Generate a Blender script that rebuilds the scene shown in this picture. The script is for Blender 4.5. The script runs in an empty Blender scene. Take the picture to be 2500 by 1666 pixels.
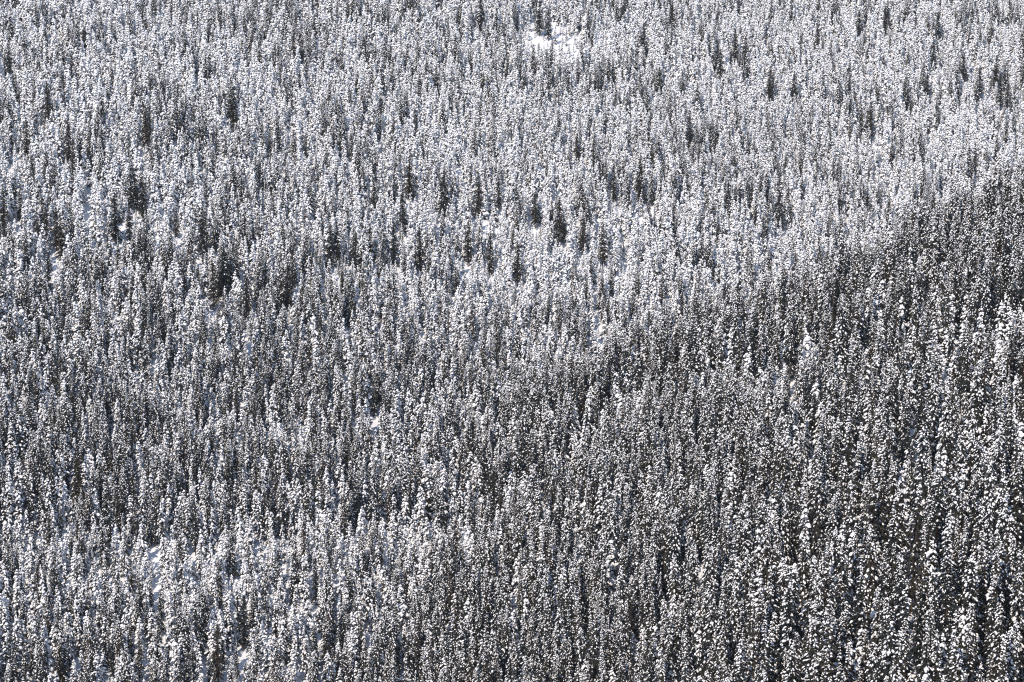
import bpy, math
import numpy as np
from mathutils import Vector

# ------------------------------------------------------------------ camera, sky, sun, exposure
S = bpy.context.scene
COL = S.collection
cam_d = bpy.data.cameras.new('camera'); cam = bpy.data.objects.new('camera', cam_d); COL.objects.link(cam)
LENS = 70.0; PITCH = -8.0
cam_d.lens = LENS; cam_d.sensor_width = 36; cam_d.clip_start = 1; cam_d.clip_end = 9000
cam.location = (0, 0, 0); cam.rotation_euler = (math.radians(90 + PITCH), 0, 0)
S.camera = cam
SUN_EL, SUN_AZ = 44.0, -32.0      # azimuth of the sun seen from the slope: degrees from "behind the camera", minus = camera's left
w = bpy.data.worlds.new('World'); S.world = w; w.use_nodes = True
nt = w.node_tree; bg = nt.nodes['Background']
sky = nt.nodes.new('ShaderNodeTexSky'); sky.sky_type = 'NISHITA'; sky.sun_disc = False
sd = Vector((math.sin(math.radians(SUN_AZ)) * math.cos(math.radians(SUN_EL)),
             -math.cos(math.radians(SUN_AZ)) * math.cos(math.radians(SUN_EL)), math.sin(math.radians(SUN_EL))))
sky.sun_elevation = math.radians(SUN_EL)
sky.sun_rotation = math.atan2(sd.x, sd.y)
sky.altitude = 1800; sky.air_density = 1.0; sky.dust_density = 1.5; sky.ozone_density = 1.0
nt.links.new(sky.outputs[0], bg.inputs[0]); bg.inputs[1].default_value = 0.15
ld = bpy.data.lights.new('sun', 'SUN'); ld.energy = 3.6; ld.angle = math.radians(0.8); ld.color = (1, 0.88, 0.76)
lo = bpy.data.objects.new('sun', ld); COL.objects.link(lo)
lo.rotation_euler = sd.to_track_quat('Z', 'Y').to_euler()
S.view_settings.view_transform = 'Standard'; S.view_settings.look = 'None'
S.view_settings.gamma = 1; S.view_settings.use_curve_mapping = False
S.view_settings.exposure = 0.42
S.cycles.use_denoising = False; S.cycles.use_adaptive_sampling = False; S.cycles.filter_width = 1.15; S.cycles.max_bounces = 4; S.cycles.diffuse_bounces = 3; S.cycles.glossy_bounces = 1; S.cycles.transmission_bounces = 1

rng = np.random.default_rng(7)

# ------------------------------------------------------------------ materials
def mat(name, rough=0.8):
    m = bpy.data.materials.new(name); m.use_nodes = True
    b = m.node_tree.nodes['Principled BSDF']; b.inputs['Roughness'].default_value = rough
    b.inputs['Specular IOR Level'].default_value = 0.2
    return m, m.node_tree, b
def ramp(t, stops):
    r = t.nodes.new('ShaderNodeValToRGB'); e = r.color_ramp.elements
    e[0].position, e[0].color = stops[0][0], (*stops[0][1], 1); e[1].position, e[1].color = stops[-1][0], (*stops[-1][1], 1)
    for p, c in stops[1:-1]:
        n = e.new(p); n.color = (*c, 1)
    return r
def noise(t, scale, detail=3, space='Object'):
    tc = t.nodes.new('ShaderNodeTexCoord'); n = t.nodes.new('ShaderNodeTexNoise')
    n.inputs['Scale'].default_value = scale; n.inputs['Detail'].default_value = detail
    t.links.new(tc.outputs[space], n.inputs['Vector']); return n
def snow_mat(name, scale, c0, c1, bump):
    m, t, b = mat(name, 0.65)
    n = noise(t, scale); r = ramp(t, [(0.3, c0), (0.7, c1)])
    t.links.new(n.outputs['Fac'], r.inputs[0]); t.links.new(r.outputs[0], b.inputs['Base Color'])
    bp = t.nodes.new('ShaderNodeBump'); bp.inputs['Distance'].default_value = bump
    t.links.new(n.outputs['Fac'], bp.inputs['Height']); t.links.new(bp.outputs[0], b.inputs['Normal'])
    return m
M_SNOW = snow_mat('branch_snow', 3.0, (0.82, 0.83, 0.84), (0.90, 0.90, 0.90), 0.08)
M_GROUND = snow_mat('snow_cover', 0.15, (0.70, 0.72, 0.74), (0.80, 0.81, 0.82), 0.6)
def needle_mat(name, a, b_, c):
    m, t, b = mat(name, 0.7)
    oi = t.nodes.new('ShaderNodeObjectInfo'); n = noise(t, 1.7)
    ad = t.nodes.new('ShaderNodeMath'); ad.operation = 'MULTIPLY_ADD'; ad.inputs[1].default_value = 0.5
    t.links.new(oi.outputs['Random'], ad.inputs[0]); 
    sc = t.nodes.new('ShaderNodeMath'); sc.operation = 'MULTIPLY'; sc.inputs[1].default_value = 0.6
    t.links.new(n.outputs['Fac'], sc.inputs[0]); t.links.new(sc.outputs[0], ad.inputs[2])
    r = ramp(t, [(0.15, a), (0.5, b_), (0.85, c)])
    t.links.new(ad.outputs[0], r.inputs[0]); t.links.new(r.outputs[0], b.inputs['Base Color'])
    return m
M_NEEDLE = needle_mat('fir_needles', (0.010, 0.016, 0.017), (0.018, 0.020, 0.016), (0.036, 0.029, 0.018))
m_, t_, b_ = mat('bark', 0.9)
n_ = noise(t_, 6.0); r_ = ramp(t_, [(0.3, (0.045, 0.030, 0.020)), (0.7, (0.11, 0.075, 0.05))])
t_.links.new(n_.outputs['Fac'], r_.inputs[0]); t_.links.new(r_.outputs[0], b_.inputs['Base Color'])
M_BARK = m_

# ------------------------------------------------------------------ terrain
def hash_noise(x, y, L, seed):
    """smooth value noise with cell size L"""
    x = np.asarray(x, float) / L; y = np.asarray(y, float) / L
    xi = np.floor(x); yi = np.floor(y); fx = x - xi; fy = y - yi
    fx = fx * fx * (3 - 2 * fx); fy = fy * fy * (3 - 2 * fy)
    def h(a, b):
        v = np.sin(a * 127.1 + b * 311.7 + seed * 74.7) * 43758.5453
        return (v - np.floor(v)) * 2 - 1
    return (h(xi, yi) * (1 - fx) + h(xi + 1, yi) * fx) * (1 - fy) + (h(xi, yi + 1) * (1 - fx) + h(xi + 1, yi + 1) * fx) * fy
def smax(a, b, k):
    h = np.clip(0.5 + 0.5 * (a - b) / k, 0, 1)
    return b + (a - b) * h + k * h * (1 - h)
def spur_and_main(x, y):
    x = np.asarray(x, float); y = np.asarray(y, float)
    yy = np.minimum(y, 1150) + 0.3 * np.maximum(y - 1150, 0)
    main = -313.3 + 0.42 * yy - 0.185 * x
    main = main + 6 * hash_noise(x, y, 130, 1) + 3.0 * hash_noise(x, y, 55, 2)
    yc = 520 - 0.6 * x
    spur = -194 + 0.188 * y + 0.621 * x
    spur = np.where(x > 170, -194 + 0.188 * y + 0.621 * 170 + 0.2 * (x - 170), spur)
    spur = spur - 0.75 * np.maximum(y - yc, 0) + 3.0 * hash_noise(x, y, 60, 3)
    return spur, main
def ground(x, y):
    x = np.asarray(x, float); y = np.asarray(y, float)
    spur, main = spur_and_main(x, y)
    z = smax(spur, main, 10.0)
    z = smax(z, -215 + 0 * z, 25.0)                  # valley floor
    near = -2.5 - 0.85 * np.maximum(y - 4, 0)        # the slope the photographer stands on
    z = np.where(y < 260, np.maximum(z, near), z)
    # the hill behind the photographer
    u_ = np.clip(-y, 0, None)
    z = np.where(y < 0, -2.5 + 0.12 * u_ + 6 * np.clip(u_ / 200, 0, 1) * hash_noise(x, y, 120, 7), z)
    return z
def to_image(x, y, z):
    p = math.radians(PITCH); c, s = math.cos(p), math.sin(p)
    d = y * c + z * s; v = -y * s + z * c
    f = LENS / 36 * 1024
    return 512 + f * x / d, 341 - f * v / d, d
def at(px, py, up=0.0):
    """where the sight line through a point of the photograph (1024x682) meets the ground raised by UP metres"""
    f = LENS / 36 * 1024; p = math.radians(PITCH); c, s = math.cos(p), math.sin(p)
    a, b = (px - 512) / f, (341 - py) / f
    dy, dz = c - b * s, s + b * c
    t = np.arange(200, 1300, 0.5)
    g = ground(a * t, dy * t) + up - dz * t
    k = np.argmax(g > 0)
    return a * t[k], dy * t[k]

def axis(lo, hi, fine_lo, fine_hi, fine, coarse):
    return np.concatenate([np.arange(lo, fine_lo, coarse), np.arange(fine_lo, fine_hi, fine), np.arange(fine_hi, hi + 1, coarse)])
gx = axis(-2000, 1560, -400, 460, 5, 40); gy = axis(-1400, 2000, 0, 1200, 5, 50)
X, Y = np.meshgrid(gx, gy); Z = ground(X, Y)
V = np.stack([X, Y, Z], -1).reshape(-1, 3)
nx, ny = len(gx), len(gy)
i = np.arange((ny - 1) * (nx - 1)); r0 = i // (nx - 1); c0 = i % (nx - 1); a = r0 * nx + c0
F = np.stack([a, a + 1, a + nx + 1, a + nx], -1)
def mesh_from(name, V, F, mats, midx=None, smooth=None):
    """F: (n,3) or (n,4) index array, or a list of such arrays"""
    Fs = F if isinstance(F, list) else [F]
    me = bpy.data.meshes.new(name)
    me.vertices.add(len(V)); me.vertices.foreach_set('co', np.ascontiguousarray(V, np.float32).ravel())
    nl = sum(f.size for f in Fs); npoly = sum(len(f) for f in Fs)
    me.loops.add(nl); me.loops.foreach_set('vertex_index', np.concatenate([f.ravel() for f in Fs]).astype(np.int32))
    me.polygons.add(npoly)
    tot = np.concatenate([np.full(len(f), f.shape[1]) for f in Fs]); st = np.concatenate([[0], np.cumsum(tot)[:-1]])
    me.polygons.foreach_set('loop_start', st.astype(np.int32))
    if midx is not None: me.polygons.foreach_set('material_index', np.asarray(midx, np.int32))
    if smooth is not None: me.polygons.foreach_set('use_smooth', np.asarray(smooth, bool))
    for m in mats: me.materials.append(m)
    me.update(calc_edges=True); me.validate()
    return me
gme = mesh_from('snowy_mountainside', V, F, [M_GROUND], smooth=np.ones(len(F), bool))
go = bpy.data.objects.new('snowy_ground', gme); COL.objects.link(go); go['kind'] = 'structure'
go['label'] = 'snow covered mountainside under the forest'

# ------------------------------------------------------------------ tree forms
NSEG = 5
def blobs(C, U, Wd, Up, a, b, c, r):
    """snow pads: C centre, U along the bough, Wd sideways, Up; half sizes a, b, c.  14 vertices, 24 triangles each"""
    n = len(C); ang = np.arange(NSEG) * 2 * np.pi / NSEG
    P = np.zeros((n, 2 + 2 * NSEG, 3))
    j = lambda s, k: 1 + r.uniform(-s, s, (n, k))
    top = j(0.25, 1); P[:, 0] = C + Up * (c[:, None] * top) + U * (a[:, None] * r.uniform(-.3, .3, (n, 1)))
    ph = r.uniform(0, 1, (n, 1))
    for ring, (rad, zz) in enumerate(((0.68, 0.66), (1.0, -0.12))):
        jr = j(0.28, NSEG) * rad; jz = zz + r.uniform(-.2, .2, (n, NSEG))
        for k in range(NSEG):
            an = ang[k] + ph[:, 0] + ring * np.pi / NSEG
            P[:, 1 + ring * NSEG + k] = C + U * (a * np.cos(an) * jr[:, k])[:, None] + Wd * (b * np.sin(an) * jr[:, k])[:, None] + Up * (c * jz[:, k])[:, None]
    P[:, 1 + 2 * NSEG] = C - Up * (c * 0.35)[:, None]
    f = []
    for k in range(NSEG):
        k2 = (k + 1) % NSEG; A = 1 + k; A2 = 1 + k2; B = 1 + NSEG + k; B2 = 1 + NSEG + k2; E = 1 + 2 * NSEG
        f += [(0, A, A2), (A, B, A2), (A2, B, B2), (B, E, B2)]
    f = np.array(f)
    return P.reshape(-1, 3), (f[None] + (np.arange(n) * P.shape[1])[:, None, None]).reshape(-1, 3)

def tree_form(seed, H=16.0, R=1.6, z0=0.12, dens=14.0, cover=0.8, pad=1.0, big=0.04, droop=0.55, spire=0.0, shape=0.62, gap=0.0,
              needles=1.0, lean=0.0, whorl=0.42, pads=((0.34, 0.8), (0.64, 1.0), (0.94, 1.0))):
    r = np.random.default_rng(seed)
    zb = H * z0; n = int((H - zb) * dens)
    t = np.sort(r.uniform(0, 1, n) ** 0.93)
    # boughs gather in loose whorls
    wh = whorl / (H - zb); t = np.clip(t + 0.45 * (np.round(t / wh) * wh - t) + r.normal(0, .2, n) * wh, 0, 0.995)
    prof = np.minimum((1 - t) ** shape, 1.0)
    if spire: prof *= np.where(t > 1 - spire, 0.30 + 0.70 * np.clip((1 - t) / spire, 0, 1) ** 2, 1)
    lump = 1 + 0.22 * np.sin(t * 23 + seed) * np.sin(t * 9 + seed * 2)
    L = R * (0.12 + 0.95 * prof) * lump * r.uniform(0.6, 1.18, n)
    phi = r.uniform(0, 2 * np.pi, n)
    side = hash_noise(phi * 1.3, t * 9, 1.0, seed); L *= 1 + 0.22 * side
    keep = r.uniform(0, 1, n) > gap * (0.6 + 0.8 * np.abs(hash_noise(phi, t * 14, 1.0, seed + 5)))
    t, L, phi = t[keep], L[keep], phi[keep]; n = len(t)
    z = zb + (H - zb) * t
    rise = r.uniform(-0.05, 0.30, n) * (0.3 + t); dr = droop * r.uniform(0.7, 1.35, n) * (1.15 - 0.4 * t)
    rad = np.stack([np.cos(phi), np.sin(phi), 0 * phi], -1); tan = np.stack([-np.sin(phi), np.cos(phi), 0 * phi], -1)
    zup = np.array([0, 0, 1.0])
    bend = lambda h: lean * (h / H) ** 2
    def sp(s):
        s = np.broadcast_to(s, (n,))
        P = rad * (L * s)[:, None] + zup * (z + L * (rise * s - dr * s ** 1.7))[:, None]
        P[:, 0] += bend(z); return P
    # --- boughs: drooping sprays of needles
    Vn, Fn = [], []
    ss = [0.0, 0.3, 0.55, 0.8, 1.03]
    spn = [sp(s) for s in ss]
    base = 0
    def tri(P0, P1, P2):
        nonlocal base
        Vn.append(np.stack([P0, P1, P2], 1).reshape(-1, 3)); k = len(P0)
        Fn.append(np.arange(3 * k).reshape(-1, 3) + base); base += 3 * k
    for k in range(4):
        A, B = spn[k], spn[k + 1]; wk = np.array([0.20, 0.30, 0.28, 0.17])[k] * (0.35 + 0.5 * L)
        for sg in (-1, 1):
            for q in range(2):
                m = A * (1 - (q + .5) / 2) + B * (q + .5) / 2
                wd = wk * r.uniform(0.5, 1.5, n); dn = wk * r.uniform(0.25, 1.1, n)
                tip = m + tan * (sg * wd)[:, None] - zup * dn[:, None] + rad * (wk * r.uniform(0.0, 0.9, n))[:, None]
                e = 0.16 + 0.1 * r.uniform(0, 1, n)
                tri(A * (1 - q / 2) + B * (q / 2) + zup * .02, A * (1 - (q + 1) / 2) + B * (q + 1) / 2 + rad * (e * L * .2)[:, None], tip)
        if needles > 0.5:
            hang = (A + B) / 2 - zup * (0.18 + 0.30 * r.uniform(0, 1, n) * (0.4 + 0.4 * L))[:, None] + tan * r.uniform(-.12, .12, n)[:, None]
            tri(A, B, hang)
    Vc = np.concatenate(Vn); Fc = np.concatenate(Fn)
    # --- snow pads
    Vs, Fs = [np.zeros((0, 3))], [np.zeros((0, 3), int)]; base = 0
    cov = np.clip(cover * (1 + 0.45 * hash_noise(phi * 0.9, t * 11, 1.0, seed + 9)), 0, 1)
    for s, q in pads:
        sel = r.uniform(0, 1, n) < cov * q
        if not sel.any(): continue
        s2 = s + r.uniform(-.1, .08, n)
        P = sp(s2); Q = sp(s2 + 0.06); U = Q - P; U /= np.linalg.norm(U, axis=1)[:, None]
        Up = np.cross(U, tan); Up *= np.sign(Up[:, 2])[:, None]
        k = sel.sum(); sz = pad * np.minimum(r.lognormal(0, 0.36, k) * np.where(r.uniform(0, 1, k) < big, 1.6, 1.0), 1.75)
        Lk = L[sel]
        a = sz * (0.17 + 0.12 * Lk); b = sz * (0.13 + 0.07 * Lk) * r.uniform(.7, 1.25, k); c = sz * (0.10 + 0.05 * Lk)
        Cn = P[sel] + Up[sel] * (c * 0.35)[:, None] + tan[sel] * (r.uniform(-.12, .12, k) * Lk)[:, None]
        v, f = blobs(Cn, U[sel], tan[sel], Up[sel], a, b, c, r)
        Vs.append(v); Fs.append(f + base); base += len(v)
    if cover > 0.3:      # cap on the leader
        v, f = blobs(np.array([[bend(H), 0, H * 0.995]]), np.array([[1., 0, 0]]), np.array([[0, 1., 0]]), np.array([[0, 0, 1.]]),
                     np.array([.10 * pad]), np.array([.10 * pad]), np.array([.3 * pad]), r)
        Vs.append(v); Fs.append(f + base); base += len(v)
    # --- trunk
    hs = np.linspace(-1.5, H, 9); rt = np.maximum(0.011 * H * (1 - np.clip(hs, 0, H) / H) ** 0.8, 0.022)
    k6 = np.arange(6) * np.pi / 3
    Vt = np.stack([np.stack([rt[i] * np.cos(k6) + bend(max(hs[i], 0)), rt[i] * np.sin(k6), np.full(6, hs[i])], -1) for i in range(9)]).reshape(-1, 3)
    Ft = np.array([(i * 6 + k, i * 6 + (k + 1) % 6, (i + 1) * 6 + (k + 1) % 6, (i + 1) * 6 + k) for i in range(8) for k in range(6)])
    Ft = np.concatenate([Ft[:, [0, 1, 2]], Ft[:, [0, 2, 3]]])
    Vs, Fs = np.concatenate(Vs), np.concatenate(Fs)
    return dict(trunk=(Vt, Ft, M_BARK, True), crown=(Vc, Fc, M_NEEDLE, False), snow=(Vs, Fs, M_SNOW, True), H=H, R=R)

FORMS, KIND = [], []
def form(kind, seed, **k):
    f = tree_form(seed, **k)
    parts = {}
    for nm in ('trunk', 'crown', 'snow'):
        v, fa, m, sm = f[nm]
        if len(fa): parts[nm] = mesh_from(f'{kind}_{nm}', v, fa, [m], smooth=np.full(len(fa), sm))
    vs, fs, mi, sm, b = [], [], [], [], 0
    for q, nm in enumerate(('trunk', 'crown', 'snow')):
        v, fa, m, s_ = f[nm]; vs.append(v); fs.append(fa + b); b += len(v); mi += [q] * len(fa); sm += [s_] * len(fa)
    whole = mesh_from(kind, np.concatenate(vs), np.concatenate(fs), [M_BARK, M_NEEDLE, M_SNOW], midx=mi, smooth=sm)
    FORMS.append(dict(kind=kind, parts=parts, whole=whole, H=f['H'], R=f['R'])); KIND.append(kind)
TWO = ((0.52, 1.0), (0.92, 1.0))
for s in range(8): form('laden', 100 + s, H=12, R=1.62, z0=.06, cover=0.84, pad=1.55, droop=0.6, shape=0.72, dens=7.6, whorl=1.05, lean=(s - 3) * .12, pads=TWO)
for s in range(6): form('mixed', 150 + s, H=14, R=1.62, z0=.06, cover=0.50, pad=1.22, droop=0.65, shape=0.70, dens=10, whorl=.85, lean=(s - 3) * .12, pads=TWO)
for s in range(6): form('spire', 200 + s, H=20, R=1.65, cover=0.36, pad=0.64, big=.05, droop=0.6, spire=0.35, gap=0.22, dens=20, whorl=.5, lean=(s - 2) * .15)
for s in range(6): form('broad', 300 + s, H=18, R=1.95, cover=0.42, pad=0.66, big=.05, droop=0.85, dens=23, shape=0.75, whorl=.6, lean=(s - 1) * .1)
for s in range(3): form('dusted', 400 + s, H=16, R=1.7, cover=0.27, pad=0.55, droop=0.6, dens=19, shape=.75)
for s in range(3): form('dark', 500 + s, H=14, R=1.8, cover=0.10, pad=0.5, droop=0.45, dens=18, shape=.75)
for s in range(3): form('young', 600 + s, H=8, R=1.4, z0=.03, cover=0.90, pad=.9, big=.03, droop=0.8, shape=0.85, dens=14, pads=TWO)
for s in range(2): form('snag', 700 + s, H=17, R=0.8, cover=0.25, pad=0.4, droop=0.2, gap=0.72, needles=0.2, dens=9)
IDX = {k: [i for i, q in enumerate(KIND) if q == k] for k in set(KIND)}

# ------------------------------------------------------------------ where the trees stand
P = []
step = 2.35
xs = np.arange(-330, 400, step); ys = np.arange(215, 1110, step)
XX, YY = np.meshgrid(xs, ys); XX = XX + (np.arange(len(ys)) % 2)[:, None] * step / 2
XX = XX + rng.uniform(-.48, .48, XX.shape) * step; YY = YY + rng.uniform(-.48, .48, YY.shape) * step
XX, YY = XX.ravel(), YY.ravel()
m = np.abs(XX) < 0.257 * YY + 40
XX, YY = XX[m], YY[m]
spur, main = spur_and_main(XX, YY)
on_spur = np.clip((spur - main) / 9 + 0.5, 0, 1)
near = np.clip((620 - YY) / 330, 0, 1)
big = np.clip(0.35 + 0.65 * on_spur * near + 0.25 * hash_noise(XX, YY, 70, 11), 0.1, 1.1)      # stand height
# sparse where trees are big
sd_ = hash_noise(XX, YY, 40, 21) * .5 + hash_noise(XX, YY, 14, 22) * .5
keep = rng.uniform(0, 1, len(XX)) < np.clip(0.76 - 0.42 * (big - .35) + 0.12 * sd_, .44, .95)
CLEAR = [(553, 46, 38, 16, 0), (597, 315, 5, 22, 0), (625, 262, 5, 9, 0), (597, 235, 4, 10, 0)]
px, py, dd = to_image(XX, YY, ground(XX, YY))
small = np.zeros(len(XX), bool)
for cx, cy, rx, ry, _ in CLEAR:
    wx, wy = at(cx, cy); mpx = 1991 / wy
    hx = rx / mpx; hy = ry / mpx / 0.45
    front = ((XX - wx) / hx) ** 2 + ((YY - wy + hy * .5) / (hy * 1.7)) ** 2 < 1
    keep &= ~(front & (rng.uniform(0, 1, len(XX)) > .45)); small |= front
XX, YY, big, on_spur, small = XX[keep], YY[keep], big[keep], on_spur[keep], small[keep]
ZZ = ground(XX, YY)
n = len(XX)
u = rng.uniform(0, 1, n); patch = hash_noise(XX, YY, 30, 31)
kind = np.empty(n, int); size = np.empty(n)
ix, iy, _ = to_image(XX, YY, ZZ + 8)
# stands on the sheltered lower slopes hold less snow than those high up
e0, e1 = at(0, 310), at(590, 345)
edge_y = e0[1] + (XX - e0[0]) / (e1[0] - e0[0]) * (e1[1] - e0[1])
f0, f1, f2 = at(130, 552), at(640, 425), at(1000, 372)      # a fold: old dark trees on it, younger paler ones below
fold_y = np.interp(XX, [f0[0] - 200, f0[0], f1[0], f2[0], f2[0] + 200], [f0[1] - 40, f0[1], f1[1], f2[1], f2[1]])
fd = YY - fold_y + 8 * hash_noise(XX, YY, 35, 51)
fold = np.where(fd > 0, np.clip(1 - fd / 45, 0, 1), 0); below = np.where(fd <= 0, np.clip(1 + fd / 42, 0, 1), 0)
low = 0.06 + 0.86 * np.clip((edge_y - YY) / 70 + .5, 0, 1)
stand = hash_noise(XX, YY, 75, 41) * .6 + hash_noise(XX, YY, 28, 42) * .4
for i in range(n):
    s = np.clip(on_spur[i], 0, 1); l = np.clip(low[i] + .4 * stand[i] + .45 * fold[i] - .55 * below[i], 0, 1); s = s * (1 - .7 * below[i])
    main_w = np.array([0.80 - 0.68 * l, 0.10 + 0.36 * l, 0.02 + .06 * l, 0.03 + .14 * l, 0.02 + .11 * l, 0.003 + .006 * l, 0.10 - .05 * l, 0.008])
    spur_w = np.array([0.07, 0.17, 0.32, 0.30, 0.12, 0.02, 0.06, 0.015])
    wgt = main_w * (1 - s) + spur_w * s
    wgt = wgt / wgt.sum(); k = np.searchsorted(np.cumsum(wgt), u[i])
    kk = ('laden', 'mixed', 'spire', 'broad', 'dusted', 'dark', 'young', 'snag')[min(k, 7)]
    kind[i] = rng.choice(IDX[kk])
size = (0.66 + 0.42 * big) * rng.uniform(0.72, 1.12, n)
size = size * np.where(on_spur > .5, .94, .95) * (1 - .14 * below) * (1 + .10 * fold)
size = np.where(small, size * rng.uniform(.3, .62, n), size)
wide = rng.uniform(0.85, 1.15, n)
# the dark trees that shed their snow, where the photograph shows them (point of the photograph at 2353 px width, middle of the crown)
DARK = [(310,420),(327,440),(295,505),(265,490),(140,530),(128,505),(465,530),(490,640),(515,620),(660,640),(565,665),(758,550),(775,545),(815,565),
(905,545),(965,560),(1075,545),(1125,565),(1190,590),(1385,550),(1410,400),(1340,520),(1285,500),(1230,460),(1260,40),(1105,30),(1545,25),(1648,115),
(1655,150),(1690,100),(1712,130),(1515,180),(1825,190),(1880,70),(2145,115),(2155,60),(1975,40),(2300,200),(2315,215),(2250,180),(2215,150),(2290,160),
(2130,190),(2085,210),(1790,470),(1585,290),(1470,410),(535,240),(110,230),(155,310),(335,290),(1020,440),(925,480),(940,400),(1770,190),(2000,270),
(60,300),(8,470),(1240,30),(2035,30),(1665,700),(1925,670),(180,1100),(1480,80),(1100,440),(500,1480),(560,1400)]
dx, dy = [], []
for a_, b_ in DARK:
    q = at(a_ * 1024 / 2353, b_ * 1024 / 2353, 9.0); dx.append(q[0]); dy.append(q[1])
dx, dy = np.array(dx), np.array(dy)
# room for the dark trees' crowns
ok = np.ones(n, bool)
for a_, b_ in zip(dx, dy):
    ok &= ~((np.abs(XX - a_) < 1.5) & (np.abs(YY - b_) < 1.8))
    size = np.where((np.abs(XX - a_) < 2.4) & (YY > b_ - 14) & (YY < b_), size * .62, size)
XX, YY, ZZ, kind, size, wide = [q[ok] for q in (XX, YY, ZZ, kind, size, wide)]
nd = len(dx)
XX = np.r_[XX, dx]; YY = np.r_[YY, dy]; ZZ = np.r_[ZZ, ground(dx, dy)]
kind = np.r_[kind, rng.choice(IDX['dark'], nd)]; size = np.r_[size, rng.uniform(.85, 1.12, nd)]; wide = np.r_[wide, rng.uniform(.95, 1.2, nd)]
planted = np.r_[np.zeros(len(XX) - nd, bool), np.ones(nd, bool)]
n = len(XX)
rotz = rng.uniform(0, 2 * np.pi, n); tx = rng.normal(0, .012, n); ty = rng.normal(0, .012, n)
HH = np.array([FORMS[k]['H'] for k in kind]) * size; RR = np.array([FORMS[k]['R'] for k in kind]) * size * wide

# ------------------------------------------------------------------ which trees show largest: paint simple outlines front to back
order = np.argsort(YY)
buf = np.full((682, 1024), -1, int)
bx, by, bd = to_image(XX, YY, ZZ); tx_, ty_, _ = to_image(XX, YY, ZZ + HH)
f_ = LENS / 36 * 1024
for i in order:
    hw = RR[i] * f_ / bd[i]; y0, y1 = int(max(ty_[i], 0)), int(min(by[i], 682))
    if y1 <= y0 or bx[i] + hw < 0 or bx[i] - hw > 1023: continue
    for yy in range(y0, y1):
        q = hw * min(1.0, ((yy - ty_[i]) / (by[i] - ty_[i])) ** 0.62 + .08)
        x0, x1 = int(round(max(bx[i] - q, 0))), int(round(min(bx[i] + q, 1024)))
        if x1 > x0:
            row = buf[yy, x0:x1]; row[row < 0] = i
cnt = np.bincount(buf[buf >= 0], minlength=n)
isdark = np.array([FORMS[k]['kind'] in ('dark', 'snag') for k in kind])
cand = np.argsort(-cnt)
single = [i for i in cand if not isdark[i]][:300]
singled = [i for i in cand if isdark[i] and (planted[i] or cnt[i] > 60) and cnt[i] > 8][:160]
print('trees', n, 'visible', (cnt > 0).sum(), 'uncovered px', (buf < 0).sum(), 'smallest single', cnt[single[-1]], 'dark', len(singled))

# ------------------------------------------------------------------ the single trees, each with its own trunk, crown and snow
LOOK = {'mixed': ('cone-shaped fir with snowy drooping boughs', 'fir tree'),
        'laden': ('slim snow-caked fir', 'fir tree'), 'spire': ('tall thin-topped spruce with snow clumps', 'spruce tree'),
        'broad': ('broad drooping fir with heavy snow clumps', 'fir tree'), 'dusted': ('brown-green fir lightly dusted with snow', 'fir tree'),
        'young': ('short fir smothered in snow', 'fir tree'), 'dark': ('dark fir that has shed its snow', 'fir tree'),
        'snag': ('bare dead conifer with stubby twigs', 'dead tree')}
NAME = {'mixed': 'snowy_fir', 'laden': 'snowy_fir', 'spire': 'snowy_spruce', 'broad': 'snowy_fir', 'dusted': 'dusted_fir', 'young': 'young_fir', 'dark': 'dark_fir', 'snag': 'dead_tree'}
def ordinal(k):
    return f"{k}{'th' if 10 <= k % 100 <= 20 else {1: 'st', 2: 'nd', 3: 'rd'}.get(k % 10, 'th')}"
chosen = single + singled
BAND = ['along bottom edge', 'above bottom edge', 'a fifth up', 'a third up', 'two fifths up',
        'halfway up', 'three fifths up', 'two thirds up', 'three quarters up', 'near top', 'along top edge']
vis = {}
yy_, xx_ = np.nonzero(buf >= 0); ids = buf[yy_, xx_]
sy = np.bincount(ids, yy_, n) / np.maximum(cnt, 1); sx = np.bincount(ids, xx_, n) / np.maximum(cnt, 1)
labels = {}
groups = {}
for i in chosen:
    k = FORMS[kind[i]]['kind']; b = int(np.clip((682 - sy[i]) / 62, 0, 10))
    half = 0 if sx[i] < 512 else 1
    groups.setdefault((k, b, half), []).append(i)
for (k, b, half), L_ in groups.items():
    L_.sort(key=lambda i: sx[i] if half == 0 else -sx[i])
    for q, i in enumerate(L_):
        labels[i] = f"{LOOK[k][0]}, {ordinal(q + 1)} such from {'left' if half == 0 else 'right'} {BAND[b]}"
GROUP = {'dark': 'dark firs without snow among the white forest', 'snag': 'dead trees standing in the forest'}
for i in chosen:
    F_ = FORMS[kind[i]]; k = F_['kind']
    e = bpy.data.objects.new(NAME[k], None); COL.objects.link(e)
    e.location = (XX[i], YY[i], ZZ[i]); e.rotation_euler = (tx[i], ty[i], rotz[i]); e.scale = (size[i] * wide[i], size[i] * wide[i], size[i])
    e.empty_display_size = 0.5
    e['label'] = labels[i]; e['category'] = LOOK[k][1]; e['group'] = GROUP.get(k, 'snow-covered conifers in the front of the forest')
    for nm, me in F_['parts'].items():
        o = bpy.data.objects.new('snow_load' if nm == 'snow' else nm, me); COL.objects.link(o); o.parent = e
        if nm == 'snow': o['kind'] = 'stuff'

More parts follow.
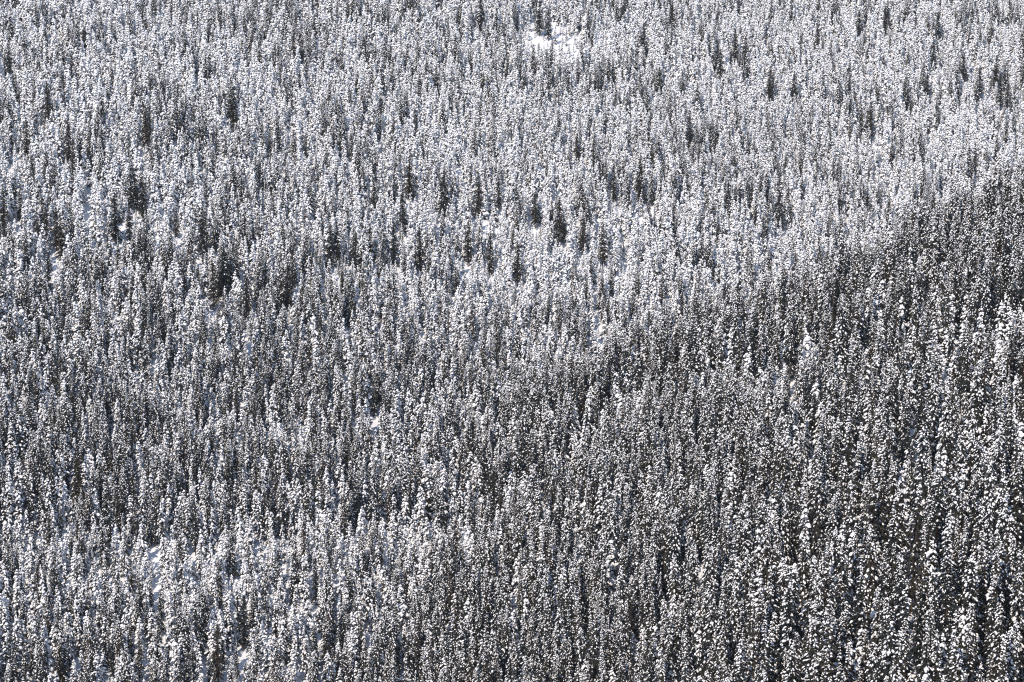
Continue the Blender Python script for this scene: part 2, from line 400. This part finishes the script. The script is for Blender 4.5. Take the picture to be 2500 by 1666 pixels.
# ------------------------------------------------------------------ the rest of the forest, beyond what one could count
rest = np.ones(n, bool); rest[chosen] = False
R_ = np.nonzero(rest)[0]
me = bpy.data.meshes.new('forest_sites'); me.vertices.add(len(R_))
me.vertices.foreach_set('co', np.stack([XX[R_], YY[R_], ZZ[R_]], -1).astype(np.float32).ravel())
for nm, ty2, arr in (('form', 'INT', kind[R_].astype(np.int32)),
                     ('turn', 'FLOAT_VECTOR', np.stack([tx[R_], ty[R_], rotz[R_]], -1).astype(np.float32).ravel()),
                     ('grow', 'FLOAT_VECTOR', np.stack([size[R_] * wide[R_], size[R_] * wide[R_], size[R_]], -1).astype(np.float32).ravel())):
    at_ = me.attributes.new(nm, ty2, 'POINT'); at_.data.foreach_set('value' if ty2 == 'INT' else 'vector', arr)
fo = bpy.data.objects.new('conifer_forest', me); COL.objects.link(fo)
fo['kind'] = 'stuff'; fo['label'] = 'dense forest of snow-covered conifers covering the whole mountainside'
ng = bpy.data.node_groups.new('forest', 'GeometryNodeTree')
ng.interface.new_socket('Geometry', in_out='INPUT', socket_type='NodeSocketGeometry'); ng.interface.new_socket('Geometry', in_out='OUTPUT', socket_type='NodeSocketGeometry')
N, Lk = ng.nodes, ng.links
gi, gout = N.new('NodeGroupInput'), N.new('NodeGroupOutput'); join = N.new('GeometryNodeJoinGeometry')
def attr(nm, t):
    a = N.new('GeometryNodeInputNamedAttribute'); a.data_type = t; a.inputs[0].default_value = nm; return a.outputs[0]
aF, aT, aG = attr('form', 'INT'), attr('turn', 'FLOAT_VECTOR'), attr('grow', 'FLOAT_VECTOR')
for q, F_ in enumerate(FORMS):
    src = bpy.data.objects.new('tree_form', F_['whole'])       # not linked to the scene: only a source of geometry
    oi = N.new('GeometryNodeObjectInfo'); oi.inputs['Object'].default_value = src; oi.inputs['As Instance'].default_value = True
    cmp = N.new('FunctionNodeCompare'); cmp.data_type = 'INT'; cmp.operation = 'EQUAL'
    ins_ = [s for s in cmp.inputs if s.type == 'INT']
    Lk.new(aF, ins_[0]); ins_[1].default_value = q
    ip = N.new('GeometryNodeInstanceOnPoints')
    Lk.new(gi.outputs[0], ip.inputs['Points']); Lk.new(cmp.outputs[0], ip.inputs['Selection']); Lk.new(oi.outputs['Geometry'], ip.inputs['Instance'])
    Lk.new(aT, ip.inputs['Rotation']); Lk.new(aG, ip.inputs['Scale']); Lk.new(ip.outputs[0], join.inputs[0])
Lk.new(join.outputs[0], gout.inputs[0])
md = fo.modifiers.new('forest', 'NODES'); md.node_group = ng

# ------------------------------------------------------------------ the air between: thin winter haze
lo_, hi_ = Z.min() - 1.0, max(Z.max(), 0) + 25
x0, x1, y0, y1 = gx[0] - 20, gx[-1] + 20, gy[0] - 20, gy[-1] + 20
hv = np.array([(x, y, z) for z in (lo_, hi_) for x, y in ((x0, y0), (x1, y0), (x1, y1), (x0, y1))])
hf = np.array([(0, 3, 2, 1), (4, 5, 6, 7), (0, 1, 5, 4), (1, 2, 6, 5), (2, 3, 7, 6), (3, 0, 4, 7)])
hm = bpy.data.materials.new('haze'); hm.use_nodes = True; ht = hm.node_tree; ht.nodes.clear()
ho = ht.nodes.new('ShaderNodeOutputMaterial'); pv = ht.nodes.new('ShaderNodeVolumePrincipled')
pv.inputs['Color'].default_value = (0.82, 0.90, 1.0, 1); pv.inputs['Density'].default_value = 0.00005
ht.links.new(pv.outputs[0], ho.inputs['Volume'])
hz = bpy.data.objects.new('haze', mesh_from('haze', hv, hf, [hm])); COL.objects.link(hz); hz['kind'] = 'stuff'
hz['label'] = 'thin pale haze in the cold air over the forest'
S.cycles.volume_bounces = 0
